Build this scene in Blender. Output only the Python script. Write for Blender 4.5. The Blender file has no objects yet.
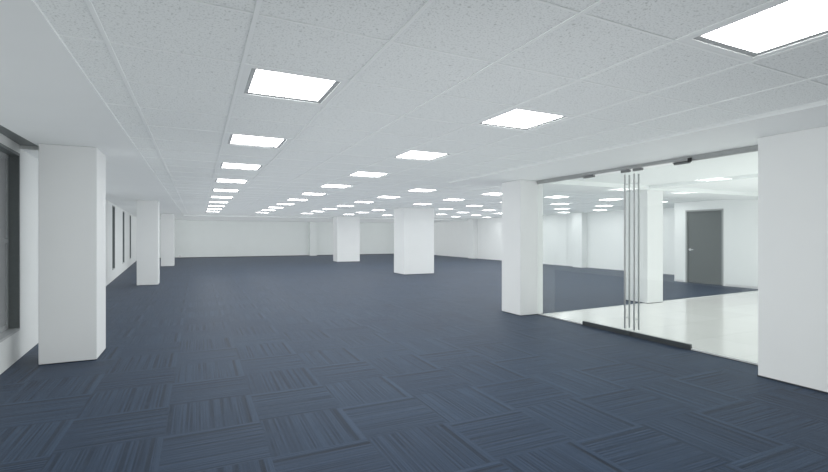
import bpy, bmesh, math
from mathutils import Vector, Matrix

C = bpy.context.scene.collection
SC = bpy.context.scene

# ------------------------------------------------------------------ camera, world, exposure
YAW = 25.1
cam_d = bpy.data.cameras.new('camera')
cam_d.sensor_width = 36.0
cam_d.lens = 36.0 * 461.0 / 828.0
cam_d.shift_y = -0.5 / 828.0
cam_d.clip_start = 0.05
cam_d.clip_end = 200
cam = bpy.data.objects.new('camera', cam_d)
C.objects.link(cam)
cam.location = (0, 0, 1.4)
cam.rotation_euler = (math.radians(90), 0, math.radians(-YAW))
SC.camera = cam

world = bpy.data.worlds.new('overcast')
SC.world = world
world.use_nodes = True
world.node_tree.nodes['Background'].inputs[0].default_value = (0.75, 0.85, 1.0, 1)
world.node_tree.nodes['Background'].inputs[1].default_value = 0.15

SC.view_settings.view_transform = 'Standard'
SC.view_settings.look = 'None'
SC.view_settings.gamma = 1.0
SC.view_settings.use_curve_mapping = False
SC.view_settings.exposure = 0.19
# soft ambient light of the bright, even interior, added by the renderer with occlusion
SC.cycles.use_fast_gi = True
SC.cycles.fast_gi_method = 'ADD'
world.light_settings.ao_factor = 0.75
world.light_settings.distance = 3.1
LIGHT = 10.5         # radiance of the ceiling light diffusers
LOBBY_FILL = 20.0  # radiance of the unseen lamps added to brighten the lobby

# ------------------------------------------------------------------ materials
def new_mat(name):
    m = bpy.data.materials.new(name)
    m.use_nodes = True
    nt = m.node_tree
    return m, nt, nt.nodes['Principled BSDF']

def node(nt, kind, **kw):
    n = nt.nodes.new(kind)
    for k, v in kw.items():
        setattr(n, k, v)
    return n

def math_node(nt, op, a, b=None, c=None):
    n = nt.nodes.new('ShaderNodeMath')
    n.operation = op
    for i, x in enumerate((a, b, c)):
        if x is None:
            continue
        if isinstance(x, (int, float)):
            n.inputs[i].default_value = x
        else:
            nt.links.new(x, n.inputs[i])
    return n.outputs[0]

def mix_col(nt, fac, a, b):
    n = nt.nodes.new('ShaderNodeMix')
    n.data_type = 'RGBA'
    for sock, x in ((n.inputs[0], fac), (n.inputs[6], a), (n.inputs[7], b)):
        if isinstance(x, (int, float)):
            sock.default_value = x
        elif isinstance(x, tuple):
            sock.default_value = x + (1,) if len(x) == 3 else x
        else:
            nt.links.new(x, sock)
    return n.outputs[2]

def bump(nt, b, height, strength, dist):
    n = nt.nodes.new('ShaderNodeBump')
    n.inputs['Strength'].default_value = strength
    n.inputs['Distance'].default_value = dist
    nt.links.new(height, n.inputs['Height'])
    nt.links.new(n.outputs[0], b.inputs['Normal'])

def noise(nt, vec, scale, detail=2.0):
    n = nt.nodes.new('ShaderNodeTexNoise')
    n.inputs['Scale'].default_value = scale
    n.inputs['Detail'].default_value = detail
    nt.links.new(vec, n.inputs['Vector'])
    return n.outputs['Fac']

def geo_pos(nt):
    return node(nt, 'ShaderNodeNewGeometry').outputs['Position']

def paint(name, col, rough=0.55, spec=0.4):
    m, nt, b = new_mat(name)
    p = geo_pos(nt)
    f = noise(nt, p, 2.3, 4)
    c = mix_col(nt, f, tuple(x * 0.975 for x in col), tuple(min(1, x * 1.02) for x in col))
    nt.links.new(c, b.inputs['Base Color'])
    b.inputs['Roughness'].default_value = rough
    b.inputs['Specular IOR Level'].default_value = spec
    bump(nt, b, noise(nt, p, 180, 2), 0.06, 0.002)
    return m

M = {}
M['wall'] = paint('white_wall_paint', (0.755, 0.78, 0.775))
M['dark_wall'] = paint('dark_grey_wall_paint', (0.10, 0.105, 0.11))
M['column'] = paint('white_column_paint', (0.75, 0.77, 0.768), 0.5)
M['plaster'] = paint('white_plaster', (0.80, 0.83, 0.825), 0.6)
M['tbar'] = paint('white_tee_bar', (0.83, 0.865, 0.858), 0.5)
M['back_wall'] = paint('pale_grey_paint', (0.735, 0.775, 0.765))

def metal(name, col, rough, metallic=1.0):
    m, nt, b = new_mat(name)
    p = geo_pos(nt)
    f = noise(nt, p, 35, 3)
    c = mix_col(nt, f, tuple(x * 0.9 for x in col), tuple(min(1, x * 1.08) for x in col))
    nt.links.new(c, b.inputs['Base Color'])
    b.inputs['Metallic'].default_value = metallic
    b.inputs['Roughness'].default_value = rough
    return m

M['steel'] = metal('brushed_steel', (0.62, 0.63, 0.63), 0.3, 0.8)
M['dark_metal'] = metal('dark_anodised_metal', (0.10, 0.11, 0.115), 0.35, 0.6)
M['patch'] = metal('grey_patch_metal', (0.26, 0.27, 0.27), 0.4, 0.5)
M['rail'] = metal('satin_grey_metal', (0.50, 0.51, 0.51), 0.4, 0.7)
M['light_metal'] = metal('pale_aluminium', (0.72, 0.73, 0.73), 0.4, 0.4)
M['light_frame'] = metal('grey_light_trim', (0.40, 0.42, 0.425), 0.5, 0.0)
M['base'] = metal('dark_skirting', (0.035, 0.04, 0.048), 0.6, 0.0)
M['window_frame'] = metal('dark_grey_window_frame', (0.17, 0.19, 0.19), 0.45, 0.0)
M['sash'] = metal('mid_grey_sash', (0.48, 0.50, 0.51), 0.45, 0.0)
M['door'] = paint('dark_grey_door_paint', (0.115, 0.13, 0.13), 0.5)
M['door_frame'] = paint('grey_door_frame_paint', (0.33, 0.35, 0.35), 0.5)
M['white_plastic'] = paint('white_plastic', (0.85, 0.86, 0.86), 0.35)
M['black_plastic'] = paint('black_plastic', (0.02, 0.02, 0.022), 0.4)

# dark reflective pane with a closed blind look
m, nt, b = new_mat('dim_window_glass')
b.inputs['Base Color'].default_value = (0.50, 0.52, 0.53, 1)
b.inputs['Roughness'].default_value = 0.3
M['pane'] = m

# clear architectural glass: transparent with a fresnel reflection
m, nt, b = new_mat('clear_glass')
nt.nodes.remove(b)
out = nt.nodes['Material Output']
tr = node(nt, 'ShaderNodeBsdfTransparent')
tr.inputs[0].default_value = (0.965, 0.98, 0.975, 1)
gl = node(nt, 'ShaderNodeBsdfGlossy')
gl.inputs['Roughness'].default_value = 0.0
lwt = node(nt, 'ShaderNodeLayerWeight')
fac = math_node(nt, 'MULTIPLY_ADD', math_node(nt, 'POWER', lwt.outputs['Facing'], 5.0), 0.96, 0.04)
mx = node(nt, 'ShaderNodeMixShader')
nt.links.new(fac, mx.inputs[0])
nt.links.new(tr.outputs[0], mx.inputs[1])
nt.links.new(gl.outputs[0], mx.inputs[2])
nt.links.new(mx.outputs[0], out.inputs[0])
M['glass'] = m

# carpet tiles, quarter turned, with uneven stripes
T = 0.635
m, nt, b = new_mat('blue_carpet_tiles')
p = geo_pos(nt)
sx = node(nt, 'ShaderNodeSeparateXYZ')
nt.links.new(p, sx.inputs[0])
gx = math_node(nt, 'DIVIDE', math_node(nt, 'SUBTRACT', sx.outputs[0], 0.42), T)
gy = math_node(nt, 'DIVIDE', math_node(nt, 'SUBTRACT', sx.outputs[1], 3.65), T)
ix, iy = math_node(nt, 'FLOOR', gx), math_node(nt, 'FLOOR', gy)
fx, fy = math_node(nt, 'FRACT', gx), math_node(nt, 'FRACT', gy)
par = math_node(nt, 'FLOORED_MODULO', math_node(nt, 'ADD', ix, iy), 2.0)   # 1: stripes run along Y
def mixf(f, a, b_):
    n = nt.nodes.new('ShaderNodeMix')
    n.data_type = 'FLOAT'
    nt.links.new(f, n.inputs[0]); nt.links.new(a, n.inputs[2]); nt.links.new(b_, n.inputs[3])
    return n.outputs[0]
across = mixf(par, fy, fx)
along = mixf(par, fx, fy)
wn = node(nt, 'ShaderNodeTexWhiteNoise', noise_dimensions='2D')
cv = node(nt, 'ShaderNodeCombineXYZ')
nt.links.new(ix, cv.inputs[0]); nt.links.new(iy, cv.inputs[1])
nt.links.new(cv.outputs[0], wn.inputs['Vector'])
rnd = wn.outputs['Value']
sv = node(nt, 'ShaderNodeCombineXYZ')
nt.links.new(math_node(nt, 'ADD', math_node(nt, 'MULTIPLY', across, 40.0), math_node(nt, 'MULTIPLY', rnd, 60.0)), sv.inputs[0])
nt.links.new(math_node(nt, 'MULTIPLY', along, 0.35), sv.inputs[1])
nt.links.new(math_node(nt, 'MULTIPLY', rnd, 9.0), sv.inputs[2])
st = noise(nt, sv.outputs[0], 1.0, 1.5)
rp = node(nt, 'ShaderNodeValToRGB')
rp.color_ramp.elements[0].position = 0.36
rp.color_ramp.elements[0].color = (0.009, 0.020, 0.041, 1)
rp.color_ramp.elements[1].position = 0.60
rp.color_ramp.elements[1].color = (0.028, 0.050, 0.089, 1)
e = rp.color_ramp.elements.new(0.47)
e.color = (0.019, 0.036, 0.067, 1)
patch = noise(nt, p, 3.2, 3)
calm = node(nt, 'ShaderNodeMapRange'); calm.inputs[1].default_value = 0.38; calm.inputs[2].default_value = 0.62
calm.inputs[3].default_value = 0.35; calm.inputs[4].default_value = 1.35
nt.links.new(patch, calm.inputs[0])
st = math_node(nt, 'MULTIPLY_ADD', math_node(nt, 'SUBTRACT', st, 0.48), calm.outputs[0], 0.48)
nt.links.new(st, rp.inputs[0])
# a darker stripe near the edge of each tile, as woven
edge = math_node(nt, 'COMPARE', across, 0.9, 0.022)
col = mix_col(nt, math_node(nt, 'MULTIPLY', edge, 0.55), rp.outputs[0], (0.003, 0.008, 0.018))
edge2 = math_node(nt, 'COMPARE', across, 0.97, 0.028)
col = mix_col(nt, math_node(nt, 'MULTIPLY', edge2, 0.5), col, (0.037, 0.063, 0.108))
tone = mix_col(nt, rnd, (0.90, 0.91, 0.93), (1.08, 1.07, 1.05))
mul = nt.nodes.new('ShaderNodeMix'); mul.data_type = 'RGBA'; mul.blend_type = 'MULTIPLY'
mul.inputs[0].default_value = 1.0
nt.links.new(col, mul.inputs[6]); nt.links.new(tone, mul.inputs[7])
pile = noise(nt, p, 240, 2)
pc = mix_col(nt, pile, (0.78, 0.78, 0.78), (1.22, 1.22, 1.22))
mul2 = nt.nodes.new('ShaderNodeMix'); mul2.data_type = 'RGBA'; mul2.blend_type = 'MULTIPLY'
mul2.inputs[0].default_value = 1.0
nt.links.new(mul.outputs[2], mul2.inputs[6]); nt.links.new(pc, mul2.inputs[7])
nt.links.new(mul2.outputs[2], b.inputs['Base Color'])
b.inputs['Roughness'].default_value = 0.5
b.inputs['Specular IOR Level'].default_value = 0.17
b.inputs['Sheen Weight'].default_value = 0.05
b.inputs['Sheen Roughness'].default_value = 0.4
hh = math_node(nt, 'ADD', math_node(nt, 'MULTIPLY', st, 1.2), pile)
bump(nt, b, hh, 0.5, 0.004)
M['carpet'] = m

# polished white floor tiles
m, nt, b = new_mat('polished_white_tiles')
p = geo_pos(nt)
br = node(nt, 'ShaderNodeTexBrick')
br.offset = 0.0
br.inputs['Scale'].default_value = 1.0
br.inputs['Brick Width'].default_value = 0.8
br.inputs['Row Height'].default_value = 0.8
br.inputs['Mortar Size'].default_value = 0.003
br.inputs['Color1'].default_value = (0.78, 0.78, 0.755, 1)
br.inputs['Color2'].default_value = (0.82, 0.82, 0.80, 1)
br.inputs['Mortar'].default_value = (0.55, 0.55, 0.54, 1)
nt.links.new(p, br.inputs['Vector'])
vein = noise(nt, p, 1.7, 6)
c = mix_col(nt, math_node(nt, 'MULTIPLY', vein, 0.25), br.outputs['Color'], (0.72, 0.715, 0.68))
nt.links.new(c, b.inputs['Base Color'])
b.inputs['Roughness'].default_value = 0.12
M['tile'] = m

# mineral fibre ceiling tiles: specks and short fissures
m, nt, b = new_mat('mineral_fibre_tile')
p = geo_pos(nt)
n1 = noise(nt, p, 105, 3)
n2 = noise(nt, p, 45, 4)
r1 = node(nt, 'ShaderNodeMapRange'); r1.inputs[1].default_value = 0.30; r1.inputs[2].default_value = 0.46
nt.links.new(n1, r1.inputs[0])
r2 = node(nt, 'ShaderNodeMapRange'); r2.inputs[1].default_value = 0.30; r2.inputs[2].default_value = 0.40
nt.links.new(n2, r2.inputs[0])
k = math_node(nt, 'MULTIPLY', r1.outputs[0], r2.outputs[0])
c = mix_col(nt, k, (0.56, 0.595, 0.585), (0.80, 0.835, 0.828))
nt.links.new(c, b.inputs['Base Color'])
b.inputs['Roughness'].default_value = 0.85
b.inputs['Specular IOR Level'].default_value = 0.2
bump(nt, b, k, 0.25, 0.003)
M['ceiling'] = m

def lamp_mat(name, strength):
    m, nt, b = new_mat(name)
    nt.nodes.remove(b)
    out = nt.nodes['Material Output']
    em = node(nt, 'ShaderNodeEmission')
    tc = node(nt, 'ShaderNodeTexCoord')
    vo = node(nt, 'ShaderNodeTexVoronoi', distance='CHEBYCHEV')
    vo.inputs['Scale'].default_value = 22
    vo.inputs['Randomness'].default_value = 0.0
    nt.links.new(tc.outputs['Object'], vo.inputs['Vector'])
    c = mix_col(nt, vo.outputs['Distance'], (1.0, 1.0, 0.985), (0.90, 0.95, 0.95))
    nt.links.new(c, em.inputs[0])
    em.inputs[1].default_value = strength
    nt.links.new(em.outputs[0], out.inputs[0])
    return m
M['lamp'] = lamp_mat('prismatic_diffuser', LIGHT)
M['lobby_fill_lamp'] = lamp_mat('bright_prismatic_diffuser', LOBBY_FILL)

# ------------------------------------------------------------------ mesh helpers
def box(bm, x0, x1, y0, y1, z0, z1, mtx=None):
    vs = [bm.verts.new((x, y, z)) for z in (z0, z1) for x, y in ((x0, y0), (x1, y0), (x1, y1), (x0, y1))]
    if mtx is not None:
        for v in vs:
            v.co = mtx @ v.co
    for f in ((3, 2, 1, 0), (4, 5, 6, 7), (0, 1, 5, 4), (1, 2, 6, 5), (2, 3, 7, 6), (3, 0, 4, 7)):
        bm.faces.new([vs[i] for i in f])
    return vs

def prism(bm, pts, z0, z1):
    lo = [bm.verts.new((x, y, z0)) for x, y in pts]
    hi = [bm.verts.new((x, y, z1)) for x, y in pts]
    bm.faces.new(list(reversed(lo)))
    bm.faces.new(hi)
    n = len(pts)
    for i in range(n):
        bm.faces.new((lo[i], lo[(i + 1) % n], hi[(i + 1) % n], hi[i]))

def tube(bm, a, b_, r, seg=12):
    a, b_ = Vector(a), Vector(b_)
    d = b_ - a
    q = d.to_track_quat('Z', 'Y').to_matrix().to_4x4()
    mt = Matrix.Translation((a + b_) / 2) @ q
    bmesh.ops.create_cone(bm, cap_ends=True, segments=seg, radius1=r, radius2=r, depth=d.length, matrix=mt)

def obj(name, bm, mat, parent=None, bevel=0.0, smooth=False):
    me = bpy.data.meshes.new(name)
    bm.normal_update()
    bm.to_mesh(me)
    bm.free()
    me.materials.append(mat)
    if smooth:
        for p_ in me.polygons:
            p_.use_smooth = True
    o = bpy.data.objects.new(name, me)
    C.objects.link(o)
    if parent:
        o.parent = parent
    if bevel:
        md = o.modifiers.new('bevel', 'BEVEL')
        md.width = bevel
        md.segments = 2
        md.limit_method = 'ANGLE'
    return o

def struct(name, bm, mat, parent=None, bevel=0.0):
    o = obj(name, bm, mat, parent, bevel)
    if not parent:
        o['kind'] = 'structure'
    return o

def thing(name, label, cat, loc=(0, 0, 0), group=None, kind=None):
    o = bpy.data.objects.new(name, None)
    o.empty_display_size = 0.2
    C.objects.link(o)
    o.location = loc
    if kind:
        o['kind'] = kind
    else:
        o['label'] = label
        o['category'] = cat
    if group:
        o['group'] = group
    return o

def B(*boxes):
    bm = bmesh.new()
    for x in boxes:
        box(bm, *x)
    return bm

# ------------------------------------------------------------------ room dimensions
H = 2.40                      # suspended ceiling
HL = 2.388                    # left bulkhead soffit
HR = 2.37                    # right bulkhead soffit
HB = 2.33                     # rear bulkhead soffit
TOP = 2.75
YB = 32.2                     # rear wall
YF = -0.7                     # unseen wall behind the camera, set close to dim the near end
XR = 15.4                     # far right wall
XG = 5.46                     # glass line
XW = 5.04                     # right wall face near the camera
ANG = math.atan(0.0545)
def lw(s, d=0.0):             # point on the left wall: s along it, d into the room
    ca, sa = math.cos(ANG), math.sin(ANG)
    return (-1.476 - sa * s + ca * d, ca * s + sa * d)
LWM = Matrix.Translation((-1.476, 0, 0)) @ Matrix.Rotation(ANG, 4, 'Z')   # local x = into the room, y = along

# ------------------------------------------------------------------ floors
tile_edge0, tile_edge1 = (XG, 6.44), (13.4, 6.90)
bm = bmesh.new()
prism(bm, [(-3.6, YF - .1), (XG, YF - .1), (XG, 6.44), (13.4, 6.90), (XR + .2, 6.90), (XR + .2, YB + .2), (-3.6, YB + .2)], -0.05, 0.0)
struct('floor', bm, M['carpet'])
bm = bmesh.new()
prism(bm, [(XG, YF - .1), (13.4, YF - .1), (13.4, 6.90), (XG, 6.44)], -0.05, 0.001)
struct('floor_lobby', bm, M['tile'])

# ------------------------------------------------------------------ walls
WIN = [(e - 0.78, e) for e in (6.66, 10.3, 13.95, 17.6, 21.4, 25.2)]
WZ0, WZ1 = 0.33, 2.33
bm = bmesh.new()
s = YF
for a, b_ in WIN:
    box(bm, -0.16, 0, s, a, 0, TOP, LWM)
    box(bm, -0.16, 0, a, b_, 0, WZ0, LWM)
    box(bm, -0.16, 0, a, b_, WZ1, TOP, LWM)
    s = b_
box(bm, -0.16, 0, s, YB + .2, 0, TOP, LWM)
struct('wall_left', bm, M['wall'])
struct('wall_back', B((-3.5, XR + .2, YB, YB + .15, 0, TOP)), M['back_wall'])
struct('wall_right', B((XR, XR + .15, 9.43, YB, 0, TOP)), M['wall'])
struct('wall_front', B((-1.5, XW, YF - .15, YF, 0, TOP)), M['dark_wall'])  # unseen; dark tone made up to cut bounce light near the camera
struct('wall_entrance', B((XW, 5.80, YF - .15, 2.70, 0, HR)), M['wall'], bevel=0.004)
# projecting block with the grey door at the far side of the lobby
DY0, DY1, DZ = 7.97, 9.07, 2.15
XD = 13.25
struct('wall_lobby', B((XD, XD + .14, YF, DY0, 0, TOP), (XD, XD + .14, DY1, 9.43, 0, TOP), (XD, XD + .14, DY0, DY1, DZ, TOP),
                       (XD + .14, XR, 9.29, 9.43, 0, TOP)), M['wall'])
struct('wall_lobby_front', B((5.80, XD + .14, YF - .15, YF, 0, TOP)), M['wall'])
struct('baseboard_entrance', B((XW - .004, XW, YF, 2.704, 0, .014), (XW, 5.80, 2.70, 2.704, 0, .014)), M['base'])
struct('baseboard_back', B((-3.1, XR, YB - .006, YB, 0, .03)), M['base'])
struct('baseboard_lobby', B((XD - .012, XD, 6.9, DY0 - .06, 0, .07), (XD - .012, XD, DY1 + .06, 9.43, 0, .07)), M['light_metal'])
# shallow wall piers on the rear and far right walls, on the column lines
struct('trim_1', B((7.0, 7.5, YB - .28, YB, 0, HB)), M['back_wall'])
struct('trim_2', B((XR - .30, XR, 23.8, 24.35, 0, H)), M['wall'])
struct('trim_3', B((XR - .30, XR, 15.05, 15.6, 0, H)), M['wall'])

# ------------------------------------------------------------------ ceiling
GX, GY, G = 0.236, 0.23, 0.66
def gxl(i): return GX + G * i
def gyl(j): return GY + G * j
LX = {i: GX + G * (0.5 + 3 * i) for i in range(0, 8)}        # light columns
LY = {j: GY + G * (1.5 + 3 * j) for j in range(-2, 12)}      # light rows: 1.22, 3.2, 5.18 ...
REG = [(-0.63, 4.22, YF, 7.49), (-0.63, XR, 7.49, 24.6)]
def in_region(x0, x1, y0, y1):
    for (a, b_, c, d) in REG:
        if x0 >= a - 1e-6 and x1 <= b_ + 1e-6 and y0 >= c - 1e-6 and y1 <= d + 1e-6:
            return True
    return False
COLS = {'B': (6.66, 7.87, 15.06, 16.0), 'A': (6.66, 7.91, 23.78, 24.60)}
lights = []
for i in LX:
    for j in LY:
        x, y = LX[i], LY[j]
        h = G / 2
        if not in_region(x - h, x + h, y - h, y + h):
            continue
        if y < 1.0 or y > 21.5 or (i, j) == (0, 0):
            continue
        if x > XD - .4 and y < 9.95:
            continue
        if any(x + h > c[0] and x - h < c[1] and y + h > c[2] and y - h < c[3] for c in COLS.values()):
            continue
        lights.append((i, j))
LSET = set()
for i, j in lights:
    LSET.add((round((LX[i] - G / 2 - GX) / G), round((LY[j] - G / 2 - GY) / G)))
SH = 0.025                    # the cross bars run very slightly askew
def gys(j, x): return gyl(j) + SH * (x - 1.2)
strips = []                   # x intervals with the y range of tiled ceiling
for i in range(-2, 24):
    cuts = sorted({min(max(v, -0.63), XR) for v in (gxl(i), gxl(i + 1))} | ({4.22} if gxl(i) < 4.22 < gxl(i + 1) else set()))
    for x0, x1 in zip(cuts, cuts[1:]):
        if x1 - x0 > 1e-4:
            strips.append((i, x0, x1, YF if x1 < 4.23 else 7.49, 24.6))
def slab4(bm, x0, x1, ya0, ya1, yb0, yb1, z0, z1):
    prism(bm, [(x0, ya0), (x1, ya1), (x1, yb1), (x0, yb0)], z0, z1)
bm = bmesh.new()
bars = bmesh.new()
tb = 0.0105
for i, x0, x1, c, d in strips:
    cl = lambda v: min(max(v, c), d)
    for j in range(-4, 40):
        if (i, j) not in LSET:
            q = [cl(gys(j, x0)), cl(gys(j, x1)), cl(gys(j + 1, x0)), cl(gys(j + 1, x1))]
            if q[2] - q[0] > 1e-3 and q[3] - q[1] > 1e-3:
                slab4(bm, x0, x1, *q, H, H + .015)
        q = [gys(j, x0), gys(j, x1)]
        if min(q) > c + .02 and max(q) < d - .02:
            slab4(bars, x0, x1, q[0] - .008, q[1] - .008, q[0] + .008, q[1] + .008, H - .0028, H + .02)
    if x0 == gxl(i) and x0 > -.6:
        box(bars, x0 - tb, x0 + tb, c, d, H - .005, H + .02)
struct('ceiling', bm, M['ceiling'])
struct('trim_4', bars, M['tbar'])
struct('ceiling_slab', B((-3.6, XR + .2, YF - .2, YB + .2, TOP, TOP + .1)), M['plaster'])
# left bulkhead over the columns, with an open blind pocket beside the near window
bm = bmesh.new()
pts = [(-0.63, YF), (-0.63, YB), lw(YB + .05), lw(6.68), (-1.60, 6.68), (-1.60, YF)]
prism(bm, [(-0.63, YF), (-0.63, YB), (-1.60, YB), (-1.60, YF)], HL, TOP)
prism(bm, [(-1.60, 6.68), (-1.60, YB), lw(YB), lw(6.68)], HL, TOP)
struct('ceiling_bulkhead_left', bm, M['plaster'])
struct('trim_8', B((-1.98, -1.60, YF, 6.68, 2.43, 2.46)), M['window_frame'])  # dark panel added to imitate the shade inside the blind pocket
# right bulkhead above the glass front
struct('ceiling_bulkhead_right', B((4.22, 5.62, YF, 7.49, HR, TOP)), M['plaster'])
struct('ceiling_lobby', B((5.62, XD, YF, 6.50, 2.42, TOP)), M['plaster'])
struct('ceiling_lobby_beam', B((5.62, XD, 6.50, 7.49, 2.34, TOP), (8.36, 8.83, YF, 6.50, 2.36, TOP)), M['plaster'])
struct('ceiling_bulkhead_back', B((-0.63, XR, 24.6, YB, HB, TOP)), M['plaster'])

# ------------------------------------------------------------------ windows in the left wall
for n, (a, b_) in enumerate(WIN):
    w = thing('window_%d' % (n + 1), None, None, lw((a + b_) / 2) + (WZ0,), kind='structure')
    inv = Matrix.Translation(-Vector(w.location))
    mt = inv @ LWM
    bm = bmesh.new()
    t_ = 0.03
    box(bm, -0.14, 0.004, a, a + t_, WZ0, WZ1, mt)
    box(bm, -0.14, 0.004, b_ - t_, b_, WZ0, WZ1, mt)
    box(bm, -0.14, 0.004, a + t_, b_ - t_, WZ1 - t_, WZ1, mt)
    obj('window_frame', bm, M['window_frame'], w)
    bm = bmesh.new()
    box(bm, -0.14, 0.012, a + t_, b_ - t_, WZ0, WZ0 + .025, mt)
    obj('window_sill', bm, M['sash'], w)
    bm = bmesh.new()
    zm = 1.34
    for (s0, s1, z0, z1) in ((a + t_, a + t_ + .05, WZ0 + .025, WZ1 - t_), (b_ - t_ - .05, b_ - t_, WZ0 + .025, WZ1 - t_),
                             (a + t_ + .05, b_ - t_ - .05, WZ0 + .025, WZ0 + .075), (a + t_ + .05, b_ - t_ - .05, WZ1 - t_ - .05, WZ1 - t_),
                             (a + t_ + .05, b_ - t_ - .05, zm - .025, zm + .025)):
        box(bm, -0.13, -0.09, s0, s1, z0, z1, mt)
    obj('sash', bm, M['sash'], w)
    bm = bmesh.new()
    box(bm, -0.115, -0.105, a + t_ + .04, b_ - t_ - .04, WZ0 + .06, WZ1 - t_ - .04, mt)
    obj('pane', bm, M['pane'], w)

# ------------------------------------------------------------------ columns
def column(label, x0, x1, y0, y1, top):
    cx, cy = (x0 + x1) / 2, (y0 + y1) / 2
    t = thing('square_column', label, 'column', (cx, cy, 0))
    hx, hy = (x1 - x0) / 2, (y1 - y0) / 2
    obj('shaft', B((-hx, hx, -hy, hy, .009, top)), M['column'], t, bevel=0.006)
    obj('skirting', B((-hx + .008, hx - .008, -hy + .008, hy - .008, 0, .0095)), M['base'], t)
    return t
column('large square white column at the left, nearest the windows and the camera', -1.555, -1.029, 6.20, 6.755, HL)
column('second square white column in the row along the window wall', -1.548, -1.022, 14.90, 15.45, HL)
column('third and farthest square white column in the row along the window wall', -1.525, -0.995, 23.70, 24.25, HL)
column('square white column in front, at the end of the glass partition', 5.075, 5.57, 6.47, 7.02, HR)
column('broad white freestanding column in the middle of the carpet, nearer of two', *COLS['B'], H)
column('broad white freestanding column standing farther back, near the rear wall', *COLS['A'], H)
t = column('square white column seen through the glass behind the long door handles', 8.36, 8.83, 6.54, 7.10, 2.34)

# ------------------------------------------------------------------ ceiling lights
def make_light(mat):
    """meshes of one recessed fixture, origin at the middle of its face"""
    o_, i_, d_ = 0.326, 0.242, 0.008
    bm = bmesh.new()
    g = 0.276
    def ring_faces(prof):
        rows = [[bm.verts.new((sx_ * r, sy_ * r + SH * sx_ * r, z)) for sx_, sy_ in ((-1, -1), (1, -1), (1, 1), (-1, 1))] for r, z in prof]
        for a, b_ in zip(rows, rows[1:]):
            for k_ in range(4):
                bm.faces.new((a[k_], b_[k_], b_[(k_ + 1) % 4], a[(k_ + 1) % 4]))
    ring_faces([(o_, .012), (o_, -.002), (g, -.002), (g, .012)])
    fl_ = obj('flange', bm, M['plaster'])
    bm = bmesh.new()
    ring_faces([(g, .004), (g - .006, 0.002), (i_, d_), (i_, d_ + .006)])
    fr_ = obj('light_frame', bm, M['light_frame'])
    bm = bmesh.new()
    box(bm, -i_ - .004, i_ + .004, -i_ - .004, i_ + .004, d_ - .001, d_ + .012)
    df = obj('diffuser', bm, mat)
    bm = bmesh.new()
    box(bm, -.0035, .0035, -i_, i_, d_ - .003, d_)
    box(bm, -i_, i_, -.0035, .0035, d_ - .003, d_)
    dv = obj('divider', bm, M['white_plastic'])
    return fl_, fr_, df, dv
HIDDEN = {4: (5, 8, 9), 5: (6, 10), 6: (7,), 7: (5, 8, 9)}      # lights the columns hide in the photo's view
ORD = ['first', 'second', 'third', 'fourth', 'fifth', 'sixth', 'seventh', 'eighth', 'ninth', 'tenth', 'eleventh', 'twelfth', 'thirteenth']
proto = make_light(M['lamp'])
used = False
def place_light(loc, label, group, src):
    t = thing('ceiling_light', label, 'ceiling light', loc, group)
    for p_ in src:
        if p_.parent is None:
            c = p_
        else:
            c = p_.copy()
            C.objects.link(c)
        c.parent = t
    return t
for i in sorted(LX):
    js = sorted(j for (a, j) in lights if a == i)
    row = ORD[i]
    n = 0
    for j in js:
        if j in HIDDEN.get(i, ()):
            lab = 'square recessed ceiling light in the %s row from the left, hidden behind a column' % row
        else:
            lab = 'square recessed ceiling light, %s from the camera in the %s row from the left' % (ORD[n], row)
            n += 1
        place_light((LX[i], LY[j] + SH * (LX[i] - 1.2), H), lab, 'recessed ceiling lights of the carpeted hall', proto)
proto2 = make_light(M['lobby_fill_lamp'])  # added fill fixtures, out of view behind the right wall
for n, (x, y) in enumerate(((7.0, 1.2), (7.0, 2.8), (10.4, 1.0), (10.4, 3.0))):
    place_light((x, y, 2.417), 'square ceiling light added to brighten the tiled lobby, hidden behind the right wall', 'recessed ceiling lights of the lobby', proto2)

# ------------------------------------------------------------------ glass front
ZH0, ZH1 = 2.31, HR
Y0, Y1, YM, Y2, Y3 = 2.70, 3.665, 4.52, 5.41, 6.50
struct('trim_5', B((XG - .03, XG + .03, Y0, Y3 - .03, ZH0 + .02, ZH1)), M['rail'])

def fixed_panel(label, ya, yb):
    t = thing('glass_partition', label, 'glass panel', (XG, (ya + yb) / 2, 0))
    h = (yb - ya) / 2
    obj('glass_panel', B((-.006, .006, -h + .004, h - .004, .012, ZH0 + .015)), M['glass'], t)
    obj('bottom_channel', B((-.014, .014, -h + .004, h - .004, 0.0015, .022)), M['light_metal'], t)
    obj('top_channel', B((-.022, .022, -h + .004, h - .004, ZH0, ZH0 + .022)), M['rail'], t)
    return t
fixed_panel('fixed clear glass panel left of the glass doors, beside the white column', Y2, Y3 - .03)
fixed_panel('fixed clear glass panel right of the glass doors, beside the right wall', Y0, Y1)

def leaf(label, ya, yb, side):
    """side: +1 when the meeting edge is at the low-y end"""
    t = thing('glass_door', label, 'glass door', (XG, (ya + yb) / 2, 0))
    h = (yb - ya) / 2
    obj('glass_panel', B((-.006, .006, -h + .005, h - .005, .06, ZH0 - .01)), M['glass'], t)
    obj('bottom_rail', B((-.022, .022, -h + .004, h - .004, .004, .066)), M['dark_metal'], t, bevel=.003)
    # top patch at the hinge end and at the meeting edge
    ye = h * side
    for (c, w) in ((ye - side * .12, .10), (-ye + side * .10, .07)):
        obj('patch_fitting', B((-.020, .020, c - w, c + w, ZH0 - .022, ZH0 + .012)), M['patch'], t, bevel=.003)
    yh = -ye + side * .076
    for sx_ in (-1, 1):
        bm = bmesh.new()
        tube(bm, (sx_ * .045, yh, 0.10), (sx_ * .045, yh, 2.25), .0115, 14)
        for z in (.25, 2.12):
            tube(bm, (sx_ * .006, yh, z), (sx_ * .045, yh, z), .006, 10)
        obj('pull_handle', bm, M['steel'], t, smooth=False)
    return t
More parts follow.
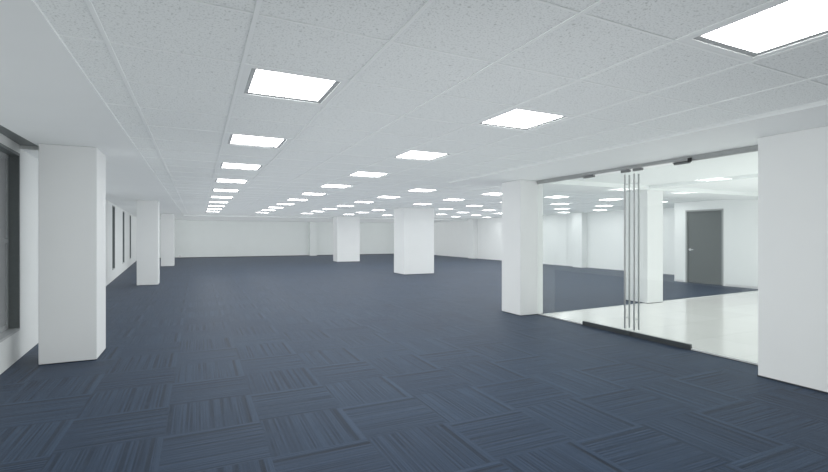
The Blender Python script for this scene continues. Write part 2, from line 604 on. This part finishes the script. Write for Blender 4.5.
leaf('left glass door leaf with a tall steel pull bar and dark bottom rail', YM, Y2, 1)
r = leaf('right glass door leaf with a tall steel pull bar, next to the right panel', Y1, YM, -1)
# small dark stop block hanging under the header at the right leaf's hinge
t = thing('door_closer', 'small black closer block under the metal header above the right glass door', 'door closer', (XG - .03, 3.66, ZH1 - .035))
obj('body', B((-.02, .0, -.022, .022, -.04, .012)), M['black_plastic'], t, bevel=.004)
obj('arm', B((-.014, -.006, .02, .22, -.032, -.024)), M['dark_metal'], t, bevel=.002)
# metal threshold strip between carpet and tiles
struct('trim_6', B((XG - .02, XG + .0, Y0, Y3, 0, .006)), M['dark_metal'])
bm = bmesh.new()
a, b_ = Vector((XG + .02, 6.44)), Vector((13.24, 6.89))
nrm = Vector((-(b_ - a).y, (b_ - a).x)).normalized() * .012
prism(bm, [tuple(a - nrm), tuple(b_ - nrm), tuple(b_ + nrm), tuple(a + nrm)], 0.0, .006)
struct('trim_7', bm, M['light_metal'])

# ------------------------------------------------------------------ grey door in the far lobby wall
d = thing('door_1', None, None, (XD, (DY0 + DY1) / 2, 0), kind='structure')
hw = (DY1 - DY0) / 2
obj('door_frame', B((-.012, .13, -hw, -hw + .045, 0, DZ), (-.012, .13, hw - .045, hw, 0, DZ), (-.012, .13, -hw + .045, hw - .045, DZ - .045, DZ)), M['door_frame'], d, bevel=.003)
lf = obj('door_leaf', B((.03, .075, -hw + .048, hw - .048, .008, DZ - .048)), M['door'], d, bevel=.003)
bm = bmesh.new()
yh = hw - .12
box(bm, .022, .031, yh - .018, yh + .018, .94, 1.02)
tube(bm, (-.03, yh, .98), (.02, yh, .98), .010)
tube(bm, (-.03, yh + .008, .98), (-.03, yh - .13, .98), .010)
obj('door_handle', bm, M['light_metal'], lf)

# ------------------------------------------------------------------ socket on the rear wall
s_ = thing('wall_socket', 'small white power socket low on the rear wall beside the farthest left column', 'power socket', (-1.02, YB, 0.12))
obj('cover_plate', B((-.11, .11, -.02, 0, -.07, .07)), M['white_plastic'], s_, bevel=.006)
obj('outlet', B((-.07, -.01, -.024, -.019, -.03, .03), (.01, .07, -.024, -.019, -.03, .03)), M['sash'], s_)
